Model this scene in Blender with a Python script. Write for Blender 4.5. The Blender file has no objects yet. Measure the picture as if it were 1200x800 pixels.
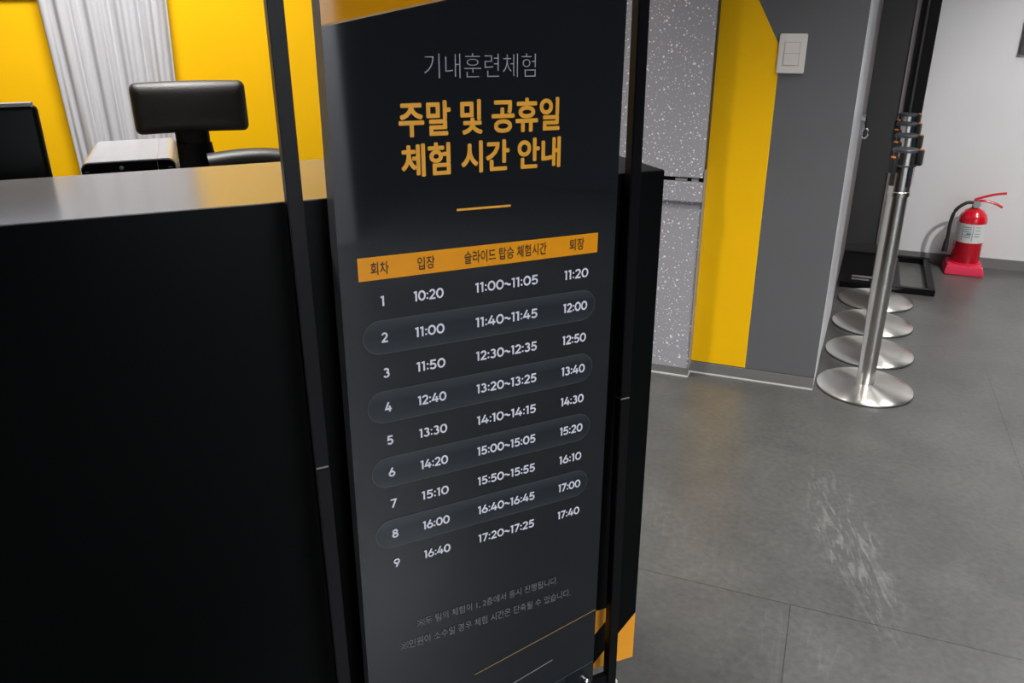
import bpy, bmesh, math, random
from mathutils import Vector, Matrix
random.seed(4)
S = bpy.context.scene
COL = S.collection

# ------------------------------------------------------------------ camera
cam_d = bpy.data.cameras.new('camera')
cam = bpy.data.objects.new('camera', cam_d); COL.objects.link(cam)
Rv = Vector((0.9999758862, -0.0026487929, -0.0064195705))
Uv = Vector((0.0069445654, 0.3814103332, 0.9243797546))
Fv = Vector((0.0, 0.9244020455, -0.3814195306))
cam.matrix_world = Matrix(((Rv.x, Uv.x, -Fv.x, 0), (Rv.y, Uv.y, -Fv.y, 0), (Rv.z, Uv.z, -Fv.z, 1.25), (0, 0, 0, 1)))
cam_d.sensor_width = 36; cam_d.lens = 936.327 / 1200 * 36; cam_d.clip_start = 0.02
S.camera = cam
S.view_settings.view_transform = 'Standard'; S.view_settings.look = 'None'
S.view_settings.exposure = 0.0; S.view_settings.gamma = 1.0; S.view_settings.use_curve_mapping = False

# ------------------------------------------------------------------ world and lights
W = bpy.data.worlds.new('hall_ambient'); S.world = W; W.use_nodes = True
W.node_tree.nodes['Background'].inputs[0].default_value = (0.86, 0.92, 1.0, 1)
W.node_tree.nodes['Background'].inputs[1].default_value = 0.08

def area(name, loc, sx, sy, power, col=(1, .97, .93), rotz=0, aim=None, spread=180):
    l = bpy.data.lights.new(name, 'AREA'); l.shape = 'RECTANGLE'; l.size = sx; l.size_y = sy
    l.energy = power; l.color = col; l.spread = math.radians(spread)
    o = bpy.data.objects.new(name, l); COL.objects.link(o); o.location = loc
    if aim: o.rotation_euler = (Vector(aim) - Vector(loc)).to_track_quat('-Z', 'Y').to_euler()
    else: o.rotation_euler = (0, 0, rotz)
    return o
def spot(name, loc, aim, power, angle, blend=.35, size=.05, col=(1, .97, .93)):
    l = bpy.data.lights.new(name, 'SPOT'); l.energy = power; l.spot_size = math.radians(angle)
    l.spot_blend = blend; l.shadow_soft_size = size; l.color = col
    o = bpy.data.objects.new(name, l); COL.objects.link(o); o.location = loc
    o.rotation_euler = (Vector(aim) - Vector(loc)).to_track_quat('-Z', 'Y').to_euler()
    return o

area('reception_ceiling_light', (-.95, 2.1, 2.66), .9, .25, 37, (1, .97, .93), math.radians(21), spread=104)
area('hall_ceiling_light', (1.50, 1.72, 2.66), .3, 1.0, 14, (1, .98, .95), math.radians(-22), spread=80)
spot('hall_downlight', (1.70, .30, 2.6), (1.08, 2.10, 0), 190, 56, .9, .06, (1, .98, .95))
area('sign_fill_light', (.7, -.6, 2.66), .3, 1.2, 44, (.97, .98, 1), math.radians(-22), spread=112)  # unseen fill lamp added to brighten the sign lettering
area('corridor_ceiling_light', (2.75, 2.75, 2.66), .25, .9, 15, (1, .98, .95), math.radians(-22), spread=84)
area('entrance_wall_fill_light', (2.35, -1.95, 2.66), 1.3, .25, 190, (.92, .96, 1.0), spread=120)  # added lamp that brightens the entrance wall reflected in the sign
spot('wall_downlight', (2.62, 1.80, 2.5), (2.62, 3.75, .22), 205, 62, .85, .03)

# ------------------------------------------------------------------ materials
def new_mat(name):
    m = bpy.data.materials.new(name); m.use_nodes = True
    nt = m.node_tree; return m, nt, nt.nodes['Principled BSDF']
def mat(name, col, rough=.5, metal=0, ior=1.5, coat=0, noise=0, nscale=40, bump=0, aniso=0):
    m, nt, b = new_mat(name)
    b.inputs['Base Color'].default_value = (*col, 1); b.inputs['Roughness'].default_value = rough
    b.inputs['Metallic'].default_value = metal; b.inputs['IOR'].default_value = ior
    b.inputs['Coat Weight'].default_value = coat
    if aniso: b.inputs['Anisotropic'].default_value = aniso
    if noise or bump:
        tc = nt.nodes.new('ShaderNodeTexCoord'); n = nt.nodes.new('ShaderNodeTexNoise')
        n.inputs['Scale'].default_value = nscale; n.inputs['Detail'].default_value = 4
        nt.links.new(tc.outputs['Object'], n.inputs['Vector'])
        if noise:
            r = nt.nodes.new('ShaderNodeValToRGB')
            r.color_ramp.elements[0].position = .3; r.color_ramp.elements[1].position = .7
            r.color_ramp.elements[0].color = (*[c * (1 - noise) for c in col], 1)
            r.color_ramp.elements[1].color = (*[min(1, c * (1 + noise)) for c in col], 1)
            nt.links.new(n.outputs['Fac'], r.inputs[0]); nt.links.new(r.outputs[0], b.inputs['Base Color'])
        if bump:
            bp = nt.nodes.new('ShaderNodeBump'); bp.inputs['Strength'].default_value = bump
            bp.inputs['Distance'].default_value = .002
            nt.links.new(n.outputs['Fac'], bp.inputs['Height']); nt.links.new(bp.outputs[0], b.inputs['Normal'])
    return m

WALL_A = math.radians(-22)
def floor_mat():
    m, nt, b = new_mat('slate_tile'); N = nt.nodes.new; L = nt.links.new
    tc = N('ShaderNodeTexCoord'); mp = N('ShaderNodeMapping'); mp.vector_type = 'TEXTURE'
    mp.inputs['Location'].default_value = (.629, 1.450, 0); mp.inputs['Rotation'].default_value = (0, 0, WALL_A)
    L(tc.outputs['Object'], mp.inputs['Vector'])
    br = N('ShaderNodeTexBrick'); br.offset = .5
    br.inputs['Scale'].default_value = 1; br.inputs['Brick Width'].default_value = 1.17; br.inputs['Row Height'].default_value = 1.6
    br.inputs['Mortar Size'].default_value = .0013; br.inputs['Mortar Smooth'].default_value = .2
    br.inputs['Color1'].default_value = (1, 1, 1, 1); br.inputs['Color2'].default_value = (.9, .9, .9, 1); br.inputs['Mortar'].default_value = (.45, .45, .45, 1)
    L(mp.outputs[0], br.inputs['Vector'])
    n1 = N('ShaderNodeTexNoise'); n1.inputs['Scale'].default_value = 3.2; n1.inputs['Detail'].default_value = 8; n1.inputs['Roughness'].default_value = .62
    n1.inputs['Distortion'].default_value = .6
    L(mp.outputs[0], n1.inputs['Vector'])
    r1 = N('ShaderNodeValToRGB'); e = r1.color_ramp.elements
    e[0].position = .3; e[0].color = (.060, .061, .060, 1); e[1].position = .72; e[1].color = (.094, .094, .092, 1)
    L(n1.outputs['Fac'], r1.inputs[0])
    # fine grain
    n2 = N('ShaderNodeTexNoise'); n2.inputs['Scale'].default_value = 60; n2.inputs['Detail'].default_value = 6
    L(mp.outputs[0], n2.inputs['Vector'])
    r2 = N('ShaderNodeValToRGB'); e = r2.color_ramp.elements
    e[0].position = .3; e[0].color = (.86, .86, .86, 1); e[1].position = .7; e[1].color = (1.14, 1.14, 1.13, 1)
    L(n2.outputs['Fac'], r2.inputs[0])
    # long pale slate veins
    mv = N('ShaderNodeMapping'); mv.inputs['Scale'].default_value = (2.6, .55, 1); mv.inputs['Rotation'].default_value = (0, 0, .22)
    L(mp.outputs[0], mv.inputs['Vector'])
    n3 = N('ShaderNodeTexNoise'); n3.inputs['Scale'].default_value = 2.3; n3.inputs['Detail'].default_value = 7; n3.inputs['Distortion'].default_value = 1.4
    L(mv.outputs[0], n3.inputs['Vector'])
    s = N('ShaderNodeMath'); s.operation = 'SUBTRACT'; s.inputs[1].default_value = .5; L(n3.outputs['Fac'], s.inputs[0])
    a = N('ShaderNodeMath'); a.operation = 'ABSOLUTE'; L(s.outputs[0], a.inputs[0])
    r3 = N('ShaderNodeValToRGB'); e = r3.color_ramp.elements
    e[0].position = .0; e[0].color = (1, 1, 1, 1); e[1].position = .016; e[1].color = (0, 0, 0, 1)
    L(a.outputs[0], r3.inputs[0])
    n4 = N('ShaderNodeTexNoise'); n4.inputs['Scale'].default_value = 2.1; n4.inputs['Detail'].default_value = 3
    L(mp.outputs[0], n4.inputs['Vector'])
    r4 = N('ShaderNodeValToRGB'); e = r4.color_ramp.elements
    e[0].position = .5; e[0].color = (0, 0, 0, 1); e[1].position = .68; e[1].color = (.22, .22, .22, 1)
    L(n4.outputs['Fac'], r4.inputs[0])
    mul = N('ShaderNodeMath'); mul.operation = 'MULTIPLY'; L(r3.outputs[0], mul.inputs[0]); L(r4.outputs[0], mul.inputs[1])
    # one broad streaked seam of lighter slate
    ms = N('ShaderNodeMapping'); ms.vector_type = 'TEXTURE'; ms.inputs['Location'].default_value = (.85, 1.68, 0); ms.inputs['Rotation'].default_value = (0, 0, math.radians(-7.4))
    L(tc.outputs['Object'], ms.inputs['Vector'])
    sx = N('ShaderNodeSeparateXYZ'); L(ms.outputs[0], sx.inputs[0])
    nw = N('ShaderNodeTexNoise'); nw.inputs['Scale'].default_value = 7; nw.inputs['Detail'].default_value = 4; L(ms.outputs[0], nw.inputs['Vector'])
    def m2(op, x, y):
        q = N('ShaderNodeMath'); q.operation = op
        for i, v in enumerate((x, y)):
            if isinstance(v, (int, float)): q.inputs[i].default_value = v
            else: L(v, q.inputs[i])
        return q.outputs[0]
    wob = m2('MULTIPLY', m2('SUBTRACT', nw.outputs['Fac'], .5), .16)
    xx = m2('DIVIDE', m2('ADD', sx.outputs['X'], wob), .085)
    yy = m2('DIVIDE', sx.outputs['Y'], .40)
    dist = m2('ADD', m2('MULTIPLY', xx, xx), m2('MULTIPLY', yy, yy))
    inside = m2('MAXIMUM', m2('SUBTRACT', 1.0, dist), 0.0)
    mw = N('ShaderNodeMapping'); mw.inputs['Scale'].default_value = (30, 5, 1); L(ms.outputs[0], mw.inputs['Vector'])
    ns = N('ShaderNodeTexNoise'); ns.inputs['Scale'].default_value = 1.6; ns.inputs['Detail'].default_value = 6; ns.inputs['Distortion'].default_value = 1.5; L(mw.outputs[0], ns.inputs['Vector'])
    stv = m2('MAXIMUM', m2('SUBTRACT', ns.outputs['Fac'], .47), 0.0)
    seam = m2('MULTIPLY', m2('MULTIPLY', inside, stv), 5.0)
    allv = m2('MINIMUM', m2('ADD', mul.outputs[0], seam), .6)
    mx = N('ShaderNodeMix'); mx.data_type = 'RGBA'; L(allv, mx.inputs['Factor'])
    L(r1.outputs[0], mx.inputs[6]); mx.inputs[7].default_value = (.165, .165, .162, 1)
    m_1 = N('ShaderNodeMix'); m_1.data_type = 'RGBA'; m_1.blend_type = 'MULTIPLY'; m_1.inputs['Factor'].default_value = 1
    L(mx.outputs[2], m_1.inputs[6]); L(br.outputs['Color'], m_1.inputs[7])
    m_2 = N('ShaderNodeMix'); m_2.data_type = 'RGBA'; m_2.blend_type = 'MULTIPLY'; m_2.inputs['Factor'].default_value = 1
    L(m_1.outputs[2], m_2.inputs[6]); L(r2.outputs[0], m_2.inputs[7])
    L(m_2.outputs[2], b.inputs['Base Color'])
    b.inputs['Roughness'].default_value = .33
    bp = N('ShaderNodeBump'); bp.inputs['Strength'].default_value = .25; bp.inputs['Distance'].default_value = .002
    L(n2.outputs['Fac'], bp.inputs['Height']); L(bp.outputs[0], b.inputs['Normal'])
    return m

def terrazzo_mat():
    m, nt, b = new_mat('terrazzo'); N = nt.nodes.new; L = nt.links.new
    tc = N('ShaderNodeTexCoord'); prev = None
    base = (.37, .367, .405)
    cur = N('ShaderNodeRGB'); cur.outputs[0].default_value = (*base, 1); out = cur.outputs[0]
    for sc, thr, rnd in ((84, .24, .64), (165, .27, .68), (52, .20, .72)):
        mp = N('ShaderNodeMapping'); mp.inputs['Rotation'].default_value = (.3 * sc, .5, .2 * sc); L(tc.outputs['Object'], mp.inputs['Vector'])
        nz = N('ShaderNodeTexNoise'); nz.inputs['Scale'].default_value = sc * 1.2; L(mp.outputs[0], nz.inputs['Vector'])
        ad = N('ShaderNodeMixRGB'); ad.blend_type = 'ADD'; ad.inputs[0].default_value = .006; L(mp.outputs[0], ad.inputs[1]); L(nz.outputs['Color'], ad.inputs[2])
        v = N('ShaderNodeTexVoronoi'); v.inputs['Scale'].default_value = sc; v.inputs['Randomness'].default_value = 1; L(ad.outputs[0], v.inputs['Vector'])
        lt = N('ShaderNodeMath'); lt.operation = 'LESS_THAN'; lt.inputs[1].default_value = thr; L(v.outputs['Distance'], lt.inputs[0])
        sp = N('ShaderNodeSeparateColor'); L(v.outputs['Color'], sp.inputs[0])
        gt = N('ShaderNodeMath'); gt.operation = 'GREATER_THAN'; gt.inputs[1].default_value = rnd; L(sp.outputs[0], gt.inputs[0])
        mu = N('ShaderNodeMath'); mu.operation = 'MULTIPLY'; L(lt.outputs[0], mu.inputs[0]); L(gt.outputs[0], mu.inputs[1])
        mx = N('ShaderNodeMix'); mx.data_type = 'RGBA'; L(mu.outputs[0], mx.inputs['Factor']); L(out, mx.inputs[6]); mx.inputs[7].default_value = (.93, .93, .95, 1)
        out = mx.outputs[2]
    L(out, b.inputs['Base Color']); b.inputs['Roughness'].default_value = .4
    return m

def pill_mat():   # printed row background: dark in the middle, paler towards both long edges
    m, nt, b = new_mat('printed_row_tint'); N = nt.nodes.new; L = nt.links.new
    tc = N('ShaderNodeTexCoord'); sp = N('ShaderNodeSeparateXYZ'); L(tc.outputs['Generated'], sp.inputs[0])
    r = N('ShaderNodeValToRGB'); e = r.color_ramp.elements
    e[0].position = 0; e[0].color = (.030, .036, .045, 1); e[1].position = 1; e[1].color = (.038, .045, .055, 1)
    for p_, c in ((.28, (.017, .022, .028, 1)), (.62, (.014, .019, .025, 1))):
        q = e.new(p_); q.color = c
    L(sp.outputs['Z'], r.inputs[0]); L(r.outputs[0], b.inputs['Base Color'])
    b.inputs['Roughness'].default_value = .05; b.inputs['IOR'].default_value = 1.52
    return m

M = {}
M['floor'] = floor_mat()
M['terrazzo'] = terrazzo_mat()
M['yellow'] = mat('yellow_paint', (.95, .525, .0), .6, ior=1.3, noise=.015, nscale=8)
M['grey_paint'] = mat('grey_paint', (.118, .121, .128), .5, noise=.03, nscale=5)
M['white_paint'] = mat('white_paint', (.70, .70, .715), .6, noise=.02, nscale=3)
M['dark_paint'] = mat('dark_grey_paint', (.036, .036, .036), .5)
M['black_hall'] = mat('dark_hall_paint', (.03, .03, .033), .7)
M['ceiling'] = mat('ceiling_paint', (.62, .62, .62), .8)
M['skirting'] = mat('grey_skirting', (.17, .17, .168), .35)
M['dark_skirting'] = mat('dark_skirting', (.035, .035, .036), .4)
M['sealant'] = mat('white_sealant', (.6, .6, .58), .4)
M['alu'] = mat('white_aluminium', (.62, .63, .66), .4)
M['grey_alu'] = mat('grey_aluminium', (.26, .225, .23), .4, metal=.2)
M['silver'] = mat('silver_plastic', (.43, .425, .44), .26, metal=.55)
M['black'] = mat('black_powder_coat', (.0030, .0030, .0038), .34, ior=1.3)
M['counter_black'] = mat('black_counter_panel', (.0010, .0016, .0016), .30, ior=1.22, noise=.2, nscale=4)
M['gloss_black'] = mat('glossy_black_plastic', (.006, .006, .008), .14)
M['screen_black'] = mat('black_plastic', (.0018, .0028, .0022), .4, ior=1.25)
M['leather'] = mat('black_leather', (.006, .006, .006), .5, bump=.35, nscale=260)
M['steel'] = mat('brushed_steel', (.60, .585, .56), .24, metal=1, noise=.03, nscale=90)
def radial_steel():
    m, nt, b = new_mat('radially_brushed_steel')
    b.inputs['Base Color'].default_value = (.78, .765, .73, 1); b.inputs['Metallic'].default_value = 1
    b.inputs['Roughness'].default_value = .30; b.inputs['Anisotropic'].default_value = .88; b.inputs['Anisotropic Rotation'].default_value = .25
    t = nt.nodes.new('ShaderNodeTangent'); t.direction_type = 'RADIAL'; t.axis = 'Z'
    nt.links.new(t.outputs[0], b.inputs['Tangent']); return m
M['disc_steel'] = radial_steel()
M['chrome'] = mat('chrome', (.75, .75, .78), .12, metal=1)
M['red'] = mat('red_enamel', (.56, .004, .018), .22, coat=.5)
M['red_plastic'] = mat('red_plastic', (.68, .02, .07), .35)
M['rubber'] = mat('black_rubber', (.012, .013, .016), .5)
M['label_white'] = mat('white_label', (.62, .63, .63), .5)
M['label_ink'] = mat('grey_label_ink', (.12, .13, .16), .5)
M['label_teal'] = mat('teal_label_ink', (.06, .30, .30), .5)
M['cap_grey'] = mat('dark_cap_plastic', (.05, .055, .065), .35)
M['orange_clip'] = mat('orange_clip', (.75, .22, .02), .4)
M['switch_white'] = mat('switch_plastic', (.72, .69, .66), .35)
M['switch_line'] = mat('switch_groove', (.30, .27, .33), .5)
M['fabric'] = mat('white_curtain', (.54, .54, .57), .9)
M['pale_panel'] = mat('pale_bluish_panel', (.60, .66, .80), .7)  # for the added panel that reflects in the counter top
M['orange'] = mat('orange_sticker', (.80, .33, .02), .45)
M['print_dark'] = mat('printed_navy', (.0120, .0140, .0172), .05, ior=1.52)
M['print_orange'] = mat('printed_orange', (.86, .33, .003), .2, ior=1.5)
M['print_amber'] = mat('printed_amber', (.68, .29, .006), .05, ior=1.52)
M['ink_white'] = mat('printed_white', (.74, .74, .84), .4)
M['ink_grey'] = mat('printed_pale_grey', (.36, .37, .41), .3)
M['ink_note'] = mat('printed_grey', (.17, .18, .19), .3)
M['ink_orange'] = mat('printed_orange_ink', (.86, .40, .03), .4)
M['ink_brown'] = mat('printed_brown_ink', (.03, .012, .006), .45)
M['ink_blue'] = mat('printed_slate_blue', (.055, .085, .12), .3)
M['ink_tan'] = mat('printed_tan', (.42, .26, .10), .3)
M['pill'] = pill_mat()
M['pill_line'] = mat('printed_row_outline', (.055, .063, .074), .2, ior=1.6)
M['panel_edge'] = mat('grey_board_edge', (.19, .205, .22), .45)
M['desk'] = mat('grey_desk_laminate', (.30, .29, .28), .5)
M['notice'] = mat('dark_notice_frame', (.05, .047, .045), .4)

def counter_top_mat():
    m, nt, b = new_mat('grey_wood_laminate'); N = nt.nodes.new; L = nt.links.new
    tc = N('ShaderNodeTexCoord'); mp = N('ShaderNodeMapping'); mp.inputs['Rotation'].default_value = (0, 0, math.radians(-21)); mp.inputs['Scale'].default_value = (1.5, 26, 1)
    L(tc.outputs['Object'], mp.inputs['Vector'])
    n = N('ShaderNodeTexNoise'); n.inputs['Scale'].default_value = 4; n.inputs['Detail'].default_value = 6; L(mp.outputs[0], n.inputs['Vector'])
    r = N('ShaderNodeValToRGB'); e = r.color_ramp.elements
    e[0].position = .3; e[0].color = (.13, .125, .125, 1); e[1].position = .7; e[1].color = (.165, .16, .16, 1)
    L(n.outputs['Fac'], r.inputs[0]); L(r.outputs[0], b.inputs['Base Color'])
    b.inputs['Roughness'].default_value = .2; b.inputs['IOR'].default_value = 1.9
    return m
M['counter_top'] = counter_top_mat()

# ------------------------------------------------------------------ helpers
def link(name, me, mats, parent=None, world=False):
    for m in (mats if isinstance(mats, (list, tuple)) else [mats]): me.materials.append(m)
    o = bpy.data.objects.new(name, me); COL.objects.link(o)
    if parent is not None:
        o.parent = parent
        if world: o.matrix_parent_inverse = PM(parent).inverted()
    return o
def PM(o):
    m = o.matrix_basis.copy()
    return m if o.parent is None else PM(o.parent) @ o.matrix_parent_inverse @ m
def from_bm(name, bm, mats, parent=None, smooth=False, world=False, angle=40):
    bmesh.ops.recalc_face_normals(bm, faces=bm.faces)
    me = bpy.data.meshes.new(name); bm.to_mesh(me); bm.free()
    if smooth:
        for p in me.polygons: p.use_smooth = True
        me.set_sharp_from_angle(angle=math.radians(angle))
    return link(name, me, mats, parent, world)
def add_box(bm, x0, x1, y0, y1, z0, z1, mi=0, bev=0, seg=2):
    vs = [bm.verts.new((x, y, z)) for x in (x0, x1) for y in (y0, y1) for z in (z0, z1)]
    fs = []
    for f in ((0, 1, 3, 2), (4, 6, 7, 5), (0, 4, 5, 1), (2, 3, 7, 6), (0, 2, 6, 4), (1, 5, 7, 3)):
        q = bm.faces.new([vs[i] for i in f]); q.material_index = mi; fs.append(q)
    if bev:
        es = list({e for f in fs for e in f.edges})
        bmesh.ops.bevel(bm, geom=es, offset=bev, segments=seg, affect='EDGES', profile=.5)
    return vs
def box(name, x0, x1, y0, y1, z0, z1, m, parent=None, bev=0, seg=2, world=False):
    bm = bmesh.new(); add_box(bm, x0, x1, y0, y1, z0, z1, 0, bev, seg)
    return from_bm(name, bm, m, parent, bool(bev), world)
def add_lathe(bm, prof, n=32, mi=0, c=(0, 0, 0)):
    rings = []
    for r, z in prof:
        if r < 1e-6: rings.append([bm.verts.new((c[0], c[1], c[2] + z))])
        else: rings.append([bm.verts.new((c[0] + r * math.cos(2 * math.pi * k / n), c[1] + r * math.sin(2 * math.pi * k / n), c[2] + z)) for k in range(n)])
    for a, b in zip(rings, rings[1:]):
        for k in range(n):
            k2 = (k + 1) % n
            if len(a) == 1 and len(b) == 1: continue
            if len(a) == 1: f = bm.faces.new((a[0], b[k2], b[k]))
            elif len(b) == 1: f = bm.faces.new((a[k], a[k2], b[0]))
            else: f = bm.faces.new((a[k], a[k2], b[k2], b[k]))
            f.material_index = mi
def lathe(name, prof, m, parent=None, n=32, c=(0, 0, 0), angle=35):
    bm = bmesh.new(); add_lathe(bm, prof, n, 0, c); return from_bm(name, bm, m, parent, True, angle=angle)
def add_tube(bm, pts, r, n=10, mi=0, flat=1.0):
    pts = [Vector(p) for p in pts]; rs = r if isinstance(r, (list, tuple)) else [r] * len(pts); rings = []
    up = Vector((0, 0, 1))
    for i, p in enumerate(pts):
        d = (pts[min(i + 1, len(pts) - 1)] - pts[max(i - 1, 0)]).normalized()
        a = d.cross(up if abs(d.z) < .95 else Vector((0, 1, 0))).normalized(); b = a.cross(d).normalized()
        rings.append([bm.verts.new(p + a * rs[i] * math.cos(2 * math.pi * k / n) + b * rs[i] * flat * math.sin(2 * math.pi * k / n)) for k in range(n)])
    for a, b in zip(rings, rings[1:]):
        for k in range(n): bm.faces.new((a[k], a[(k + 1) % n], b[(k + 1) % n], b[k])).material_index = mi
    bm.faces.new(rings[0]).material_index = mi; bm.faces.new(rings[-1][::-1]).material_index = mi
def tube(name, pts, r, m, parent=None, n=10, flat=1.0, world=False):
    bm = bmesh.new(); add_tube(bm, pts, r, n, 0, flat); return from_bm(name, bm, m, parent, True, world)
def curve_pts(ctrl, n=8):   # Catmull-Rom through control points
    c = [Vector(p) for p in ctrl]; c = [c[0] * 2 - c[1]] + c + [c[-1] * 2 - c[-2]]; out = []
    for i in range(1, len(c) - 2):
        for k in range(n):
            t = k / n; a, b, d, e = c[i - 1:i + 3]
            out.append(.5 * ((2 * b) + (d - a) * t + (2 * a - 5 * b + 4 * d - e) * t * t + (3 * b - a - 3 * d + e) * t ** 3))
    out.append(c[-2]); return out
def prism(name, poly, n0, n1, frame, m, parent=None, world=False, mi_side=0, bev=0):
    """poly: list of (u, z) in a frame (origin, along, out); extruded from out-offset n0 to n1"""
    o, e, n = frame; bm = bmesh.new()
    P = lambda u, z, k: Vector((o[0], o[1], 0)) + e * u + n * k + Vector((0, 0, z))
    A = [bm.verts.new(P(u, z, n0)) for u, z in poly]; B = [bm.verts.new(P(u, z, n1)) for u, z in poly]
    bm.faces.new(A); bm.faces.new(B[::-1])
    for i in range(len(poly)):
        j = (i + 1) % len(poly); bm.faces.new((A[i], A[j], B[j], B[i])).material_index = mi_side
    if bev: bmesh.ops.bevel(bm, geom=list(bm.edges), offset=bev, segments=2, affect='EDGES')
    return from_bm(name, bm, m, parent, bool(bev), world)
def rect(u0, u1, z0, z1): return [(u0, z0), (u1, z0), (u1, z1), (u0, z1)]
def empty(name, label, cat, loc, rotz=0, group=None):
    o = bpy.data.objects.new(name, None); COL.objects.link(o); o.location = loc; o.rotation_euler = (0, 0, rotz)
    o.empty_display_size = .1
    return tag(o, label, cat, group)
def tag(o, label, cat, group=None):
    o['label'] = label; o['category'] = cat
    if group: o['group'] = group
    return o
def struct(o, label=None):
    o['kind'] = 'structure'
    if label: o['label'] = label
    return o
def frame(o, deg, out_sign=-1):
    a = math.radians(deg); e = Vector((math.cos(a), math.sin(a), 0)); n = Vector((-math.sin(a), math.cos(a), 0)) * out_sign
    return (o, e, n)

# ------------------------------------------------------------------ frames of the room (floor plan, metres)
FW = frame((1.0689, 2.5636), -22)            # face of the grey and yellow pillar; u<0 to the left, n towards the viewer
FB = frame((2.4712, 4.0007), -23)            # back wall
FC = frame((.2257, 1.1979), 21)              # reception counter front; n towards the viewer (behind = negative)
C1 = Vector((1.0689, 2.5636, 0)); C2 = Vector((1.839, 4.253, 0))
SD = (C2 - C1).normalized(); SN = Vector((SD.y, -SD.x, 0))     # pillar side face, normal to the right
FS = ((C1.x, C1.y), SD, SN)
CEIL = 2.7

# ------------------------------------------------------------------ floor, ceiling, walls
struct(box('floor', -4, 6, -4, 6, -.05, 0, M['floor']), 'dark grey slate tile floor with thin joints')
struct(box('ceiling', -4, 6, -4, 6, CEIL, CEIL + .05, M['ceiling']))

# pillar wall: yellow field with a slanted top edge, grey field right of it, one wall in two paints
bm = bmesh.new()
def wp(u, z, k=0): o, e, n = FW; return Vector((o[0], o[1], 0)) + e * u + n * k + Vector((0, 0, z))
ydiag = (-.241, 1.138); ytop = (-1.13, 2.69)
A = [bm.verts.new(wp(*q)) for q in ((-1.6, 0), (-.238, 0), ydiag, ytop, (-1.6, 2.69))]
bm.faces.new(A).material_index = 0
Bv = [A[1], bm.verts.new(wp(0, 0)), bm.verts.new(wp(0, CEIL)), bm.verts.new(wp(-1.13, CEIL)), A[3], A[2]]
bm.faces.new(Bv).material_index = 1
back = [bm.verts.new(wp(-1.6, 0, -.12)), bm.verts.new(wp(-.06, 0, -.12)), bm.verts.new(wp(-.06, CEIL, -.12)), bm.verts.new(wp(-1.6, CEIL, -.12))]
bm.faces.new(back[::-1]).material_index = 1
bm.faces.new((Bv[1], back[1], back[2], Bv[2])).material_index = 1
bm.normal_update()
me = bpy.data.meshes.new('wall_pillar'); bm.to_mesh(me); bm.free()
wall_pillar = struct(link('wall_pillar', me, [M['yellow'], M['grey_paint']]), 'pillar wall painted yellow and dark grey with slanted edge')
# skirting along the pillar with a white sealant line at its foot
sk = struct(prism('baseboard_pillar', rect(-.46, 0, .004, .0435), 0, .006, FW, M['skirting']), 'low grey skirting below yellow and grey pillar')
prism('sealant_line', rect(-.46, 0, 0, .005), .0, .0085, FW, M['sealant'], sk)
prism('dark_top_strip', rect(-.46, 0, .0435, .046), 0, .002, FW, M['dark_skirting'], sk)  # thin dark strip along the top of the skirting
# pillar side face seen at a grazing angle: white frame then a grey door leaf with its lock
struct(prism('trim_1', rect(0.0, .88, 0, CEIL), -.05, 0, FS, M['alu']), 'white aluminium strip along edge of grey pillar')
door = struct(prism('door_1', rect(.88, 1.85, 0, CEIL), -.05, -.004, FS, M['grey_alu']), 'grey door leaf seen almost edge-on behind grey pillar')
# back wall: dark grey strip by the corner, white beyond
struct(prism('wall_back', rect(-.455, 3.2, 0, CEIL), -.12, 0, FB, M['white_paint']), 'white back wall behind fire extinguisher')
struct(prism('wall_corner', rect(-.80, -.455, 0, CEIL), -.12, 0, FB, M['dark_paint']), 'dark grey painted strip of back wall in the corner')
struct(prism('trim_2', rect(-.533, -.514, .07, CEIL), 0, .008, FB, M['grey_alu']), 'thin pale metal strip on dark grey corner')
struct(prism('baseboard_back', rect(-.50, 3.2, 0, .052), 0, .01, FB, M['skirting']), 'grey skirting below white back wall')
struct(prism('baseboard_corner', rect(-.70, -.50, 0, .066), 0, .01, FB, M['dark_skirting']), 'dark skirting below dark grey corner')
# reception back wall and the hall outside the picture
struct(prism('wall_reception', rect(-3.0, .62, 0, CEIL), -2.02, -1.9, FC, M['yellow']), 'bright yellow wall behind reception counter')
struct(box('wall_entrance', .4, 3.045, -2.62, -2.5, 0, CEIL, M['white_paint']))
struct(box('wall_hall_right', 5.6, 5.7, -4, 4, 0, CEIL, M['black_hall']))
struct(box('wall_hall_front', -4, 5.7, -3.9, -3.8, 0, CEIL, M['black_hall']))
struct(box('wall_hall_left', -3.9, -3.8, -4, 3, 0, CEIL, M['black_hall']))

struct(prism('reflected_panel', rect(-2.4, -1.03, 1.315, 2.3), -1.899, -1.885, FC, M['pale_panel']), 'unseen pale bluish panel left of curtain, added to reflect in counter top')  # unseen panel added so the counter top reflects a pale patch
# ------------------------------------------------------------------ terrazzo cabinet beside the pillar
FT = FW
tz = empty('wall_cabinet', 'pale grey terrazzo cabinet with white flecks beside yellow pillar', 'cabinet', wp(-1.0, 0, .03))
def tzp(name, poly, n0, n1, m=M['terrazzo']): return prism(name, poly, n0, n1, FW, m, tz, True)
tzp('lower_panel', rect(-1.55, -.434, .034, .652), .002, .054)
tzp('ledge', rect(-1.55, -.434, .652, .716), .002, .068)
tzp('side_return', rect(-.434, -.4325, .034, .757), .002, .06, M['desk'])
tzp('upper_panel', rect(-1.55, -.437, .732, CEIL - .02), .040, .060)
tzp('backing', rect(-1.55, -.4345, .757, CEIL - .02), .002, .040, M['dark_paint'])
tzp('hinge_gap', rect(-1.55, -.437, .716, .732), .002, .046, M['black'])
prism('hinge_plate', rect(-.53, -.49, .718, .727), .046, .054, FW, M['desk'], tz, True)
prism('hinge_plate', rect(-.475, -.452, .716, .730), .046, .054, FW, M['desk'], tz, True)
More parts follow.
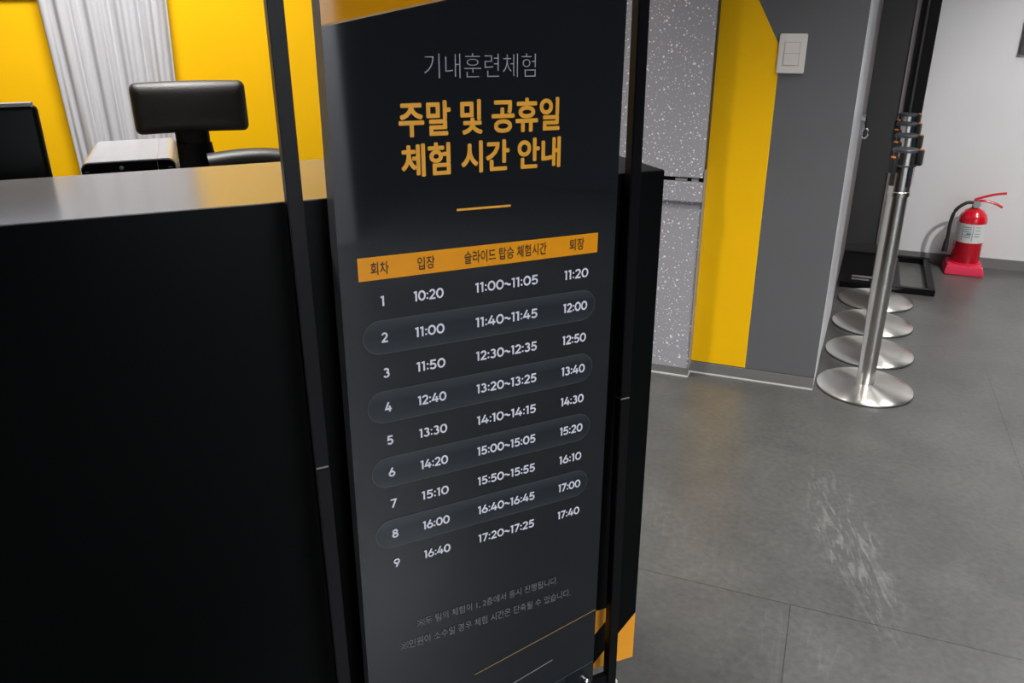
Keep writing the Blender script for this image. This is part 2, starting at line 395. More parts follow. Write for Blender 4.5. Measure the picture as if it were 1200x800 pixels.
kick = tzp('kick_plate', rect(-1.55, -.434, .004, .034), .002, .056, M['skirting'])
tzp('sealant_line', rect(-1.55, -.432, 0, .005), .002, .060, M['sealant'])

# ------------------------------------------------------------------ light switch
sw = empty('light_switch', 'white double rocker light switch on edge of yellow and grey paint', 'light switch', wp(-.2055, 1.124, 0))
def switch_part(name, u0, u1, z0, z1, n0, n1, m, bev=0): return prism(name, rect(u0, u1, z0, z1), n0, n1, FW, m, sw, True, bev=bev)
switch_part('cover_plate', -.247, -.164, 1.065, 1.182, .0005, .009, M['switch_white'], .0025)
switch_part('rocker_frame', -.2295, -.1825, 1.089, 1.158, .008, .0097, M['switch_line'])
switch_part('rocker', -.2285, -.1835, 1.1245, 1.157, .009, .0112, M['switch_white'], .0006)
switch_part('rocker', -.2285, -.1835, 1.090, 1.1235, .009, .0105, M['switch_white'], .0006)

# chrome lock with a ring on the door beside the pillar
lk = empty('door_lock', 'small chrome lock with hanging ring on white strip of grey pillar', 'lock', C1 + SD * .86 + Vector((0, 0, .80)))
Lp = lambda t, n, z: C1 + SD * t + SN * n + Vector((0, 0, z))
bm = bmesh.new(); add_tube(bm, [Lp(.86, .0005, .845), Lp(.86, .018, .845)], .017, 14); from_bm('lock_body', bm, M['chrome'], lk, True, True)
tube('keeper', [Lp(.86, .016, .845), Lp(.86, .018, .82), Lp(.86, .022, .80)], .006, M['chrome'], lk, 8, world=True)
tube('ring', [Lp(.86, .0225 + .013 * math.cos(a), .782 + .02 * math.sin(a)) for a in [2 * math.pi * k / 20 for k in range(21)]], .0035, M['chrome'], lk, 8, world=True)

# ------------------------------------------------------------------ reception counter
ct = empty('reception_counter', 'long black reception counter with grey wood-grain top', 'counter', (FC[0][0] - .9, FC[0][1] - .4, 0), math.radians(21))
def cp(name, u0, u1, z0, z1, b0, b1, m, bev=0): return prism(name, rect(u0, u1, z0, z1), -b1, -b0, FC, m, ct, True, bev=bev)
cp('front_panel', -2.6, .004, .0925, 1.012, 0, .03, M['counter_black'])
cp('end_panel', -.026, .004, .0925, 1.012, .03, .3, M['counter_black'])
cp('top_edge', -2.6, .004, 1.012, 1.0285, 0, .305, M['counter_black'])
cp('counter_top', -2.6, -.10, 1.0285, 1.03, .001, .305, M['counter_top'])
cp('black_top_end', -.10, .004, 1.0285, 1.03, .001, .305, M['black'])
cp('back_panel', -2.6, -.026, .05, 1.012, .28, .3, M['counter_black'])
cp('work_surface', -2.6, -.2, .71, .74, .3, 1.0, M['desk'])
cp('desk_end_panel', -.24, -.2, 0, .71, .3, .98, M['counter_black'])
pl = cp('plinth', -2.6, -.012, .004, .0925, .035, .05, M['grey_alu'])
cp('sealant_line', -2.6, -.008, 0, .006, .030, .052, M['sealant'])
# orange and black hazard strip along the foot of the front panel
bm = bmesh.new(); o_, e_, n_ = FC
hp = lambda u, z: Vector((o_[0], o_[1], 0)) + e_ * u + n_ * .0012 + Vector((0, 0, z))
zb, zt, per, sl = .0935, .2315, .110, 1.13
def clip(poly, a, b, c):  # keep a*u+b*z<=c
    out = []
    for i in range(len(poly)):
        p, q = poly[i], poly[(i + 1) % len(poly)]; dp = a * p[0] + b * p[1] - c; dq = a * q[0] + b * q[1] - c
        if dp <= 0: out.append(p)
        if dp * dq < 0:
            t = dp / (dp - dq); out.append((p[0] + (q[0] - p[0]) * t, p[1] + (q[1] - p[1]) * t))
    return out
# stripe edges z = sl*(u-u0)+z0
z_at = lambda u, c: sl * u + c
for k in range(-1, 5):
    # orange between line (.205 at .006) shifted; band thickness .0695 black, rest orange
    hi = .198 + k * .185; lo = hi - .115
    poly = clip(clip(rect(-.50, .0035, zb, zt), -sl, 1, hi), sl, -1, -lo)
    if len(poly) > 2: bm.faces.new([bm.verts.new(hp(*q)) for q in poly])
hz = from_bm('hazard_strip', bm, M['orange'], ct, world=True)
hz['label'] = 'orange and black diagonal hazard strip on counter foot'

# ------------------------------------------------------------------ timetable sign stand in front of the counter
BO = Vector((-0.16680324, 0.97292558, 0.9067089))
BD = Vector((0.8889900324, 0.4571593701, -0.0264958999)).normalized()
BZ = Vector((0.010502562, 0.0374905094, 0.9992417915)).normalized()
BN = BD.cross(BZ).normalized()            # towards the viewer
BZ = BN.cross(BD) * -1 if BN.cross(BD).z < 0 else BN.cross(BD)
HB = .905
base = BO + BD * .15 - BZ * HB
st = bpy.data.objects.new('sign_stand', None); COL.objects.link(st)
st.matrix_basis = Matrix(((BD.x, -BN.x, BZ.x, base.x), (BD.y, -BN.y, BZ.y, base.y), (BD.z, -BN.z, BZ.z, 0.0), (0, 0, 0, 1)))
st.empty_display_size = .1
BASE_Z = base.z
tag(st, 'tall black framed timetable sign board standing before the reception counter', 'sign')
# local axes of the stand: x along the board, y away from the viewer, z up; u = x + .15, v = z - HB
def L3(u, y, v): return Vector((u - .15, y, v + HB + BASE_Z))
bm = bmesh.new()
def hexa(bm, f, mi=0):
    vs = [bm.verts.new(p) for p in f]
    for q in ((0, 1, 2, 3), (7, 6, 5, 4), (0, 4, 5, 1), (1, 5, 6, 2), (2, 6, 7, 3), (3, 7, 4, 0)): bm.faces.new([vs[i] for i in q]).material_index = mi
uL, uR, vB, vT = -.0545, .3562, -.80, .56
th = lambda v: .020 + .018 * (v + .8) / 1.36
F8 = [L3(uL, 0, vB), L3(uR, 0, vB), L3(uR + .0025, 0, vT), L3(uL + .0015, 0, vT)]
K8 = [L3(uL, th(vB), vB), L3(uR, .010, vB), L3(uR + .0025, .010, vT), L3(uL + .0015, th(vT), vT)]
vs = [bm.verts.new(p) for p in F8 + K8]
for q, mi in (((0, 1, 2, 3), 0), ((7, 6, 5, 4), 1), ((0, 4, 5, 1), 1), ((1, 5, 6, 2), 1), ((2, 6, 7, 3), 1), ((3, 7, 4, 0), 1)):
    bm.faces.new([vs[i] for i in q]).material_index = mi
panel = from_bm('sign_panel', bm, [M['print_dark'], M['panel_edge']], st)
def flat(name, pts, m, y=-.0004, parent=None):
    bm = bmesh.new(); A = [bm.verts.new(L3(u, y, v)) for u, v in pts]; bm.faces.new(A)
    o = from_bm(name, bm, m, parent or panel); return o
def line(name, a, b, w, m, y=-.0009):
    a = Vector(a); b = Vector(b); d = (b - a).normalized(); n = Vector((-d.y, d.x)) * w / 2
    return flat(name, [a + n, a - n, b - n, b + n], m, y)
flat('printed_amber_field', [(uL + .001, .329), (uR, .4155), (uR + .002, vT - .001), (uL + .0015, vT - .001)], M['print_amber'])
line('printed_field_edge', (uL + .001, .3285), (uR, .415), .0022, M['ink_tan'], -.0006)
flat('printed_header_band', [(-.0297, .0285), (.3275, .0280), (.3278, .0570), (-.0299, .0590)], M['print_orange'])
line('printed_divider', (.1065, .1085), (.1855, .1078), .0030, M['ink_orange'])
line('printed_tan_rule', (.122, -.6585), (uR - .001, -.6135), .0013, M['ink_tan'])
line('printed_white_rule', (.158, -.7155), (.270, -.6885), .0013, M['ink_grey'])
line('printed_blue_rule', (.262, -.745), (uR - .001, -.7255), .0013, M['ink_blue'])
line('printed_blue_rule', (.10, -.726), (.165, -.708), .0013, M['ink_blue'])
def pill(v):
    r = .0236; u0, u1 = -.0292 + r, .327 - r; pts = []
    for k in range(17): a = math.pi / 2 + math.pi * k / 16; pts.append((u0 + r * math.cos(a), v + r * math.sin(a)))
    for k in range(17): a = -math.pi / 2 + math.pi * k / 16; pts.append((u1 + r * math.cos(a), v + r * math.sin(a)))
    p = flat('printed_row_pill', pts, M['pill'])
    bm = bmesh.new(); n = len(pts); c = Vector((u0, v))
    o = [bm.verts.new(L3(u, -.0007, w)) for u, w in pts]; inn = []
    for i, (u, w) in enumerate(pts):
        cx = u0 if i < 17 else u1; s = 1 - .0011 / r
        inn.append(bm.verts.new(L3(cx + (u - cx) * s, -.0007, v + (w - v) * s)))
    for i in range(n): j = (i + 1) % n; bm.faces.new((o[i], o[j], inn[j], inn[i]))
    from_bm('pill_outline', bm, M['pill_line'], p)
for k in (1, 3, 5, 7): pill(-.05 * k + .0003)

def lettering(text, u, v, width, m, bold=0, name='printed_lettering', height=None, slope=0.0, smear=0):
    c = bpy.data.curves.new('lettering', 'FONT'); c.body = text; c.offset = bold; c.resolution_u = 4
    t = bpy.data.objects.new('lettering', c); COL.objects.link(t)
    bpy.context.view_layer.update()
    me = bpy.data.meshes.new_from_object(t.evaluated_get(bpy.context.evaluated_depsgraph_get()))
    bpy.data.objects.remove(t); bpy.data.curves.remove(c)
    xs = [w.co.x for w in me.vertices]; ys = [w.co.y for w in me.vertices]
    sx = (width - 2 * smear) / (max(xs) - min(xs)); sy = sx if height is None else (height - 2 * smear) / (max(ys) - min(ys))
    cx, cy = (max(xs) + min(xs)) / 2, (max(ys) + min(ys)) / 2
    bm = bmesh.new(); bm.from_mesh(me); src = list(bm.verts) + list(bm.edges) + list(bm.faces)
    sets = [list(bm.verts)]; offs = [(0, 0)]
    if smear:
        for k in range(8):
            r = bmesh.ops.duplicate(bm, geom=src)
            sets.append([g for g in r['geom'] if isinstance(g, bmesh.types.BMVert)]); a = math.pi * (k + .5) / 4
            offs.append((smear * 1.08 * math.cos(a), smear * 1.08 * math.sin(a)))
    for q_, (vs_, (ox, oy)) in enumerate(zip(sets, offs)):
        for w in vs_:
            du = (w.co.x - cx) * sx + ox
            w.co = L3(u + du, -.0012 - .00004 * q_, v + (w.co.y - cy) * sy + oy + slope * du)
    bm.to_mesh(me); bm.free(); me.materials.clear(); me.name = name
    return link(name, me, m, panel)
HWS = .093
def arc(cx, cy, rx, ry, a0, a1, n=18): return [(cx + rx * math.cos(math.radians(a0 + (a1 - a0) * k / n)), cy + ry * math.sin(math.radians(a0 + (a1 - a0) * k / n))) for k in range(n + 1)]
def dot(x, y): return ('dot', x, y, .10)
GLYPH = {
 '0': (.76, [arc(.38, .5, .2975, .4175, 0, 360, 32)]),
 '1': (.40, [[(.25, 1), (.25, 0)], [(.25, .9175), (.03, .855)]]),
 '2': (.68, [arc(.33, .68, .235, .2375, 165, -38) + [(.11, .0825)], [(.03, .0825), (.65, .0825)]]),
 '3': (.68, [arc(.31, .725, .205, .1925, 150, -90), arc(.31, .31, .245, .2275, 90, -155)]),
 '4': (.76, [[(.42, 1), (.09, .285), (.74, .285)], [(.53, .62), (.53, 0)]]),
 '5': (.68, [[(.61, .9175), (.18, .9175), (.135, .53)] + arc(.32, .3325, .255, .25, 128, -152)]),
 '6': (.72, [arc(.36, .325, .2725, .2425, 0, 360, 28), [(.125, .40), (.45, 1)]]),
 '7': (.64, [[(.03, .9175), (.55, .9175), (.20, 0)]]),
 '8': (.72, [arc(.36, .735, .215, .1825, 0, 360, 26), arc(.36, .285, .27, .2025, 0, 360, 26)]),
 '9': (.72, [arc(.36, .675, .2725, .2425, 0, 360, 28), [(.595, .60), (.27, 0)]]),
 ':': (.24, [dot(.12, .17), dot(.12, .64)]),
 '~': (.64, [[(.04 + .56 * k / 16, .45 + .085 * math.sin(2 * math.pi * k / 16)) for k in range(17)]]),
}
def digits(text, u, v, m, height, name, width=None, hw=HWS, glyphs=GLYPH, gap=.045):
    """geometric sans numerals drawn as flat strokes"""
    tot = sum(glyphs[c][0] for c in text) + gap * (len(text) - 1)
    sx = height if width is None else width / tot
    bm = bmesh.new(); x0 = -tot / 2
    lay = [0]; asp = sx / height
    def V(p): return bm.verts.new(L3(u + (x0 + p[0]) * sx, -.0012 - .00004 * lay[0], v + (p[1] - .5) * height))
    for c in text:
        lay[0] = 0
        for st_ in glyphs[c][1]:
            lay[0] += 1
            if st_[0] == 'dot':
                _, x, y, r = st_; bm.faces.new([V((x + r * math.cos(2 * math.pi * k / 14) / asp, y + r * math.sin(2 * math.pi * k / 14))) for k in range(14)]); continue
            P = [Vector((p[0] * asp, p[1])) for p in st_]; closed = (P[0] - P[-1]).length < 1e-4
            if closed: P = P[:-1]
            n = len(P); rail = []
            for i in range(n):
                dn = (P[(i + 1) % n] - P[i]).normalized() if (closed or i < n - 1) else None
                dp = (P[i] - P[i - 1]).normalized() if (closed or i > 0) else None
                dn = dn or dp; dp = dp or dn
                na = Vector((-dn.y, dn.x)); nb = Vector((-dp.y, dp.x)); mit = na + nb
                mit = mit / max(mit.length_squared / 2, .35)
                rail.append((V(((P[i] + mit * hw).x / asp, (P[i] + mit * hw).y)), V(((P[i] - mit * hw).x / asp, (P[i] - mit * hw).y))))
            for i in range(n if closed else n - 1):
                a, b = rail[i], rail[(i + 1) % n]; bm.faces.new((a[0], a[1], b[1], b[0]))
        x0 += glyphs[c][0] + gap
    for q in bm.faces:
        q.normal_update()
    me = bpy.data.meshes.new(name); bm.to_mesh(me); bm.free()
    return link(name, me, m, panel)
REF = {'x': (1.0, [[(0, 0), (1, 1)], [(0, 1), (1, 0)], ('dot', .5, .95, .09), ('dot', .5, .05, .09), ('dot', .05, .5, .09), ('dot', .95, .5, .09)])}
lettering('기내훈련체험', .1442, .2857, .153, M['ink_grey'], -.016, 'printed_subtitle', .0285)
lettering('주말 및 공휴일', .1451, .2245, .226, M['ink_orange'], 0, 'printed_title', .0430, 0, .00115)
lettering('체험 시간 안내', .1471, .1750, .2275, M['ink_orange'], 0, 'printed_title', .0410, 0, .00115)
for s, u, w in (('회차', -.0015, .0242), ('입장', .0617, .0242), ('슬라이드 탑승 체험시간', .1792, .1260), ('퇴장', .2919, .0245)):
    lettering(s, u, .0435, w, M['ink_brown'], .008, 'printed_column_heading', .0172)
rows = [('10:20', '11:00~11:05', '11:20'), ('11:00', '11:40~11:45', '12:00'), ('11:50', '12:30~12:35', '12:50'), ('12:40', '13:20~13:25', '13:40'),
        ('13:30', '14:10~14:15', '14:30'), ('14:20', '15:00~15:05', '15:20'), ('15:10', '15:50~15:55', '16:10'), ('16:00', '16:40~16:45', '17:00'), ('16:40', '17:20~17:25', '17:40')]
for i, (a, b_, d) in enumerate(rows):
    v = -.05 * i
    digits(str(i + 1), 0, v, M['ink_white'], .0138, 'printed_row_number', .0060 if i == 0 else .0094)
    digits(a, .0636, v, M['ink_white'], .0140, 'printed_time', .0425)
    digits(b_, .1802, v, M['ink_white'], .0140, 'printed_time', .0980)
    digits(d, .2924, v, M['ink_white'], .0140, 'printed_time', .0412)
digits('x', .0330, -.5195, M['ink_note'], .0115, 'printed_reference_mark', .0120, .045, REF)
digits('x', .0052, -.5520, M['ink_note'], .0115, 'printed_reference_mark', .0120, .045, REF)
lettering('두 팀의 체험이 1, 2층에서 동시 진행됩니다.', .1580, -.5222, .235, M['ink_note'], 0, 'printed_note', .0150, -.02)
lettering('인원이 소수일 경우 체험 시간은 단축될 수 있습니다.', .1570, -.5552, .289, M['ink_note'], 0, 'printed_note', .0155, -.018)
# chrome fixing screws at the lower corners
for u in (.340, -.038):
    bm = bmesh.new(); add_lathe(bm, [(0, .010), (.005, .0098), (.0078, .007), (.0085, .002), (.0085, 0)], 20)
    c0 = L3(u, 0, -.765)
    for w in bm.verts: x, y, z = w.co; w.co = c0 + Vector((x, -z - .0002, y))
    k = from_bm('fixing_knob', bm, M['chrome'], st, True)
    k['label'] = 'chrome fixing knob'
# square posts in two lengths with a joint ring
def post(u_at, vj):
    hw = .0093; bm = bmesh.new()
    def seg(va, vb, w, y0, y1):
        f = []
        for v in (va, vb):
            u = u_at(v); f += [L3(u - w, y0, v), L3(u + w, y0, v), L3(u + w, y1, v), L3(u - w, y1, v)]
        vs_ = [bm.verts.new(p) for p in f]
        for q in ((3, 2, 1, 0), (4, 5, 6, 7), (0, 1, 5, 4), (1, 2, 6, 5), (2, 3, 7, 6), (3, 0, 4, 7)): bm.faces.new([vs_[i] for i in q])
    seg(vj + .0012, .70, hw, 0, .0168)
    bmesh.ops.bevel(bm, geom=list(bm.edges), offset=.0012, segments=2, affect='EDGES')
    p = from_bm('post', bm, M['black'], st, True)
    bm = bmesh.new(); seg(-HB - BASE_Z + (.017 - BD.z * 0), vj - .0012, hw, 0, .0168)
    bmesh.ops.bevel(bm, geom=list(bm.edges), offset=.0012, segments=2, affect='EDGES')
    from_bm('lower_post', bm, M['black'], p, True)
    bm = bmesh.new(); seg(vj - .0013, vj + .0013, hw - .0012, .0012, .0156)
    from_bm('joint', bm, M['grey_alu'], p)  # post joint, its lighter grey standing in for chamfer highlights
post(lambda v: -.1020 - .0118 * (v - .37), -.2200)
post(lambda v: .3872 - .0110 * (v - .37), -.2190)
# cross rails that carry the panel, and the floor foot
for v in (.545, -.785):
    bm = bmesh.new(); add_box(bm, -.106 - .15, .392 - .15, .004, .015, HB + BASE_Z + v - .008, HB + BASE_Z + v + .008)
    from_bm('cross_rail', bm, M['black'], st)
bm = bmesh.new(); add_box(bm, -.106 - .15, .386 - .15, 0, .017, HB + BASE_Z + .685, HB + BASE_Z + .703); from_bm('top_rail', bm, M['black'], st)
ee = Vector((BD.x, BD.y, 0)).normalized(); nn = Vector((ee.y, -ee.x, 0))
fo = Vector((BO.x, BO.y, 0)) - Vector((BZ.x, BZ.y, 0)) * .9
bm = bmesh.new()
for u0, u1, a, b_ in ((-.10, .42, -.012, .02), (-.10, -.06, .02, .13), (.38, .42, .02, .13)):
    q = [fo + ee * u0 + nn * a, fo + ee * u1 + nn * a, fo + ee * u1 + nn * b_, fo + ee * u0 + nn * b_]
    f = [p + Vector((0, 0, .0005)) for p in q] + [p + Vector((0, 0, .022)) for p in q]
    hexa(bm, f)
from_bm('base_frame', bm, M['black'], st, world=True)

# ------------------------------------------------------------------ far floor stand by the corner
a_ = math.radians(-22.5); fx = Vector((math.cos(a_), math.sin(a_), 0)); fy = Vector((-fx.y, fx.x, 0))
o0 = Vector((1.597, 3.701, 0))
dv = (Vector((2.2107, 4.0851, 0)) - Vector((1.973, 3.532, 0))); dv.normalize()
FD = ((o0.x, o0.y), fx, dv)
fs = empty('floor_stand', 'black floor stand with rectangular base frame and upright beside white wall', 'stand', o0 + fx * .2 + dv * .3)
def slab(name, u0, u1, d0, d1, z0, z1, m, parent=fs, bev=.002):
    bm = bmesh.new(); P = lambda u, d, z: o0 + fx * u + dv * d + Vector((0, 0, z))
    hexa(bm, [P(u0, d0, z0), P(u1, d0, z0), P(u1, d1, z0), P(u0, d1, z0), P(u0, d0, z1), P(u1, d0, z1), P(u1, d1, z1), P(u0, d1, z1)])
    if bev: bmesh.ops.bevel(bm, geom=list(bm.edges), offset=bev, segments=2, affect='EDGES')
    return from_bm(name, bm, m, parent, bool(bev), True)
slab('front_bar', 0, .418, 0, .03, .0, .03, M['black'])
slab('back_bar', 0, .418, .555, .585, .0, .03, M['black'])
slab('side_bar', .388, .418, .03, .555, .0, .03, M['black'])
slab('side_bar', 0, .03, .03, .555, .0, .03, M['black'])
slab('base_plate', .03, .27, .03, .555, .008, .026, M['black'])
slab('plate_bar', .05, .20, .10, .115, .026, .034, M['grey_alu'])  # narrow grey bars lying on the base plate
slab('plate_bar', .05, .13, .055, .07, .026, .032, M['grey_alu'])
up = slab('upright', .209, .256, .555, .585, .03, 2.1, M['black'])
slab('upright_edge', .196, .209, .56, .58, .03, 2.1, M['dark_paint'], up)

# ------------------------------------------------------------------ queue barrier posts
def make_barrier(label):
    t = empty('barrier_post', label, 'barrier post', (0, 0, 0), 0, 'steel queue barrier posts along the pillar')
    b = lathe('base', [(0, 0), (.157, 0), (.160, .002), (.160, .008), (.1565, .011), (.12, .0165), (.06, .021), (.034, .024), (0, .024)], M['disc_steel'], t, 72)
    lathe('rubber_rim', [(.1575, .0003), (.1612, .0003), (.1612, .0035), (.1575, .0035)], M['rubber'], b, 64)
    lathe('pole', [(0, .024), (.0300, .024), (.0300, .70), (0, .70)], M['steel'], t, 40)
    lathe('collar', [(.0300, .69), (.0345, .692), (.0345, .705), (.0325, .707), (.0325, .79), (0, .79)], M['steel'], t, 40)
    hd = lathe('head', [(0, .79), (.0345, .79), (.0345, .838), (.033, .840), (0, .840)], M['steel'], t, 40)
    lathe('cap_ring', [(.0343, .831), (.0385, .832), (.0385, .839), (.036, .8415), (0, .8425)], M['cap_grey'], hd, 40)
    lathe('lower_ring', [(.034, .786), (.0375, .787), (.0375, .792), (.034, .793)], M['cap_grey'], hd, 40)
    for k, ang in enumerate((0, 90, 180, 270)):
        a = math.radians(ang + 22); bm = bmesh.new()
        add_box(bm, .030, .0385, -.0065, .0065, .725, .831)
        bmesh.ops.rotate(bm, verts=bm.verts, matrix=Matrix.Rotation(a, 3, 'Z')); from_bm('belt_slot', bm, M['rubber'], hd)
    for ang, z in ((205, -.004), (-30, .022)):
        a = math.radians(ang); bm = bmesh.new(); add_box(bm, .036, .052, -.014, .014, .770 + z, .818 + z, 0, .003)
        bmesh.ops.rotate(bm, verts=bm.verts, matrix=Matrix.Rotation(a, 3, 'Z')); c = from_bm('belt_clip', bm, M['rubber'], hd, True)
        bm = bmesh.new(); add_box(bm, .040, .050, -.007, .007, .8165 + z, .823 + z, 0, .002)
        bmesh.ops.rotate(bm, verts=bm.verts, matrix=Matrix.Rotation(a, 3, 'Z')); oc = from_bm('release_tab', bm, M['orange_clip'], c, True); oc['label'] = 'orange release tab'
    return t
bl = ['steel queue barrier post nearest the viewer, on the front disc base',
      'second steel barrier post counted from the front, right behind the nearest one',
      'third steel barrier post counted from the front of the row by the pillar',
      'rearmost steel barrier post, its disc base next to the black floor stand']
proto = make_barrier(bl[0])
def copy_tree(o, parent=None):
    c = o.copy(); COL.objects.link(c)
    if parent is not None: c.parent = parent
    for ch in list(o.children): copy_tree(ch, c)
    return c
spots = ((1.256, 2.573, 0), (1.403, 2.885, .02), (1.545, 3.195, -.03), (1.684, 3.490, .02))
allb = [proto] + [copy_tree(proto) for _ in range(3)]
for o, (x, y, r), l in zip(allb, spots, bl): o.location = (x, y, 0); o.rotation_euler = (0, 0, r + math.radians(-8)); o['label'] = l

# ------------------------------------------------------------------ fire extinguisher on its stand
ex = empty('fire_extinguisher', 'red fire extinguisher with white label on red stand by white wall', 'fire extinguisher', (2.318, 3.935, .052), math.radians(-23))
es = empty('extinguisher_stand', 'low red plastic stand under the fire extinguisher on the floor', 'stand', (2.318, 3.935, 0), math.radians(-23))
bm = bmesh.new()
lv = [(-.088, -.088, .001), (-.088, -.088, .012), (-.080, -.080, .046), (-.070, -.066, .052)]
def ring(h, z): return [bm.verts.new((x * h, y * h, z)) for x, y in ((-1, -1), (1, -1), (1, 1), (-1, 1))]
rs = [ring(.088, .0005), ring(.088, .014), ring(.079, .048), ring(.072, .0518)]
bm.faces.new(rs[0][::-1]); bm.faces.new(rs[-1])
for a, b_ in zip(rs, rs[1:]):
    for k in range(4): bm.faces.new((a[k], a[(k + 1) % 4], b_[(k + 1) % 4], b_[k]))
bmesh.ops.bevel(bm, geom=[e for e in bm.edges], offset=.004, segments=2, affect='EDGES')
from_bm('stand_body', bm, M['red_plastic'], es, True)
lathe('stand_rim', [(.066, .0515), (.073, .0515), (.073, .058), (.066, .058)], M['red_plastic'], es, 36)
R_ = .0655
cyl = lathe('cylinder', [(0, .001), (R_ - .004, .001), (R_, .006), (R_, .215), (R_ - .002, .232), (R_ - .010, .250), (R_ - .024, .266), (R_ - .040, .276), (.018, .281), (0, .281)], M['red'], ex, 48, angle=60)
lb = lathe('label_band', [(R_ + .0005, .112), (R_ + .0012, .112), (R_ + .0012, .207), (R_ + .0005, .207)], M['label_white'], cyl, 48)
lb['label'] = 'white paper label'
bm = bmesh.new()
def patch(a0, a1, z0, z1):
    n = 6
    for k in range(n):
        q = [(a0 + (a1 - a0) * (k + i) / n) for i in (0, 1)]
        r = R_ + .0018; P = lambda a, z: (r * math.cos(math.radians(a)), r * math.sin(math.radians(a)), z)
        bm.faces.new([bm.verts.new(P(*w)) for w in ((q[0], z0), (q[1], z0), (q[1], z1), (q[0], z1))])
for a in (-128, -88): patch(a, a + 2, .124, .203)
for z in (.190, .180, .168, .150, .139): patch(-122, -94, z, z + .003)
for z in (.192, .176, .160, .146): patch(-80, -56, z, z + .0025)
from_bm('label_lines', bm, M['label_ink'], lb)
bm = bmesh.new(); patch(-110, -92, .155, .163); from_bm('label_mark', bm, M['label_teal'], lb)
lathe('valve_neck', [(.017, .280), (.020, .282), (.020, .296), (.014, .299), (.014, .318), (0, .318)], M['chrome'], ex, 24)
bm = bmesh.new(); add_tube(bm, [(0, -.013, .300), (0, -.030, .300)], .017, 22); g = from_bm('pressure_gauge', bm, M['chrome'], ex, True)
tube('lever', curve_pts([(-.012, 0, .318), (.02, 0, .332), (.07, 0, .350), (.120, 0, .360)]), .010, M['red'], ex, 12, .6)
tube('carry_handle', curve_pts([(-.012, 0, .308), (.03, 0, .316), (.08, 0, .306), (.115, 0, .290)]), .010, M['red'], ex, 12, .6)
tube('hose', curve_pts([(-.012, -.004, .305), (-.045, -.006, .300), (-.085, -.010, .262), (-.098, -.014, .20), (-.097, -.016, .13), (-.098, -.016, .11)]), .0085, M['rubber'], ex, 12)
tube('nozzle', [(-.098, -.016, .112), (-.099, -.017, .095), (-.101, -.018, .050)], [.010, .0125, .0135], M['rubber'], ex, 14)

# dark framed notice cut by the right edge of the picture
nt_ = empty('wall_notice', 'dark framed notice on white wall at right edge of photo', 'sign', (FB[0][0] + .1, FB[0][1], 1.05))
prism('notice_frame', rect(-.058, .32, 1.046, 1.50), .001, .018, FB, M['notice'], nt_, True)
prism('notice_sheet', rect(-.038, .30, 1.066, 1.48), .0175, .019, FB, M['label_ink'], nt_, True)

# ------------------------------------------------------------------ behind the counter
def cw(u, back, z): o, e, n = FC; return Vector((o[0], o[1], 0)) + e * u - n * back + Vector((0, 0, z))
# curtain hanging in front of the yellow wall
bm = bmesh.new(); NX, NZ = 90, 30; grid = []
for j in range(NZ + 1):
    z = .35 + (2.62 - .35) * j / NZ; row = []
    uL_ = -1.0218 + .0345 * (1.29 - z); uR_ = -.667 - .044 * (1.29 - z)
    for i in range(NX + 1):
        t = i / NX; u = uL_ + (uR_ - uL_) * t
        ph = t * 2 * math.pi
        w = .010 * math.sin(ph * 4.3 + .4 * math.sin(z * 2)) + .006 * math.sin(ph * 9 + z * 1.7) + .003 * math.sin(ph * 17 - z * 3)
        row.append(bm.verts.new(cw(u, 1.862 + w, z)))
    grid.append(row)
for j in range(NZ):
    for i in range(NX): bm.faces.new((grid[j][i], grid[j][i + 1], grid[j + 1][i + 1], grid[j + 1][i]))
cu = from_bm('curtain', bm, M['fabric'], smooth=True, angle=180)
cu.modifiers.new('thickness', 'SOLIDIFY').thickness = .002
tag(cu, 'white pleated fabric curtain hanging against the bright yellow wall', 'curtain')

# monitor seen from behind
mo = empty('monitor', 'black monitor seen from behind at left end of reception counter', 'monitor', cw(-1.110, .42, .7412), math.radians(21))
bm = bmesh.new(); add_box(bm, -.26, .2465, -.012, .012, .14, .382, 0, .009, 3); from_bm('screen_housing', bm, M['screen_black'], mo, True)
box('silver_rim', -.254, .240, -.011, .010, .3800, .3850, M['silver'], mo)
box('screen', -.245, .23, .0122, .0135, .155, .37, M['gloss_black'], mo)
tube('neck', [(0, 0, .008), (0, -.004, .20)], .018, M['screen_black'], mo, 12)
box('foot', -.11, .11, -.075, .075, 0, .012, M['screen_black'], mo, .004)

# computer tower
pc = empty('computer_tower', 'small silver computer tower with black front behind the counter', 'computer', cw(-.7565, .635, .7412), math.radians(21))
def arch(w, z0, z1, r, n=8):
    pts = [(-w, z0), (w, z0)]
    for k in range(n + 1): a = math.pi / 2 * k / n; pts.append((w - r + r * math.cos(a), z1 - r + r * math.sin(a)))
    for k in range(n + 1): a = math.pi / 2 + math.pi / 2 * k / n; pts.append((-w + r + r * math.cos(a), z1 - r + r * math.sin(a)))
    return pts
def arch_prism(name, pts, y0, y1, m, parent, bev=0):
    bm = bmesh.new(); A = [bm.verts.new((x, y0, z)) for x, z in pts]; B_ = [bm.verts.new((x, y1, z)) for x, z in pts]
    bm.faces.new(A); bm.faces.new(B_[::-1])
    for i in range(len(pts)): j = (i + 1) % len(pts); bm.faces.new((A[i], A[j], B_[j], B_[i]))
    if bev: bmesh.ops.bevel(bm, geom=[e for f in bm.faces if len(f.verts) > 4 for e in f.edges], offset=bev, segments=2, affect='EDGES')
    return from_bm(name, bm, m, parent, True)
arch_prism('case', arch(.0755, .002, .2755, .013), -.130, .136, M['silver'], pc)
fr = arch_prism('front_panel', arch(.0738, .004, .2738, .012), -.1345, -.1300, M['gloss_black'], pc)
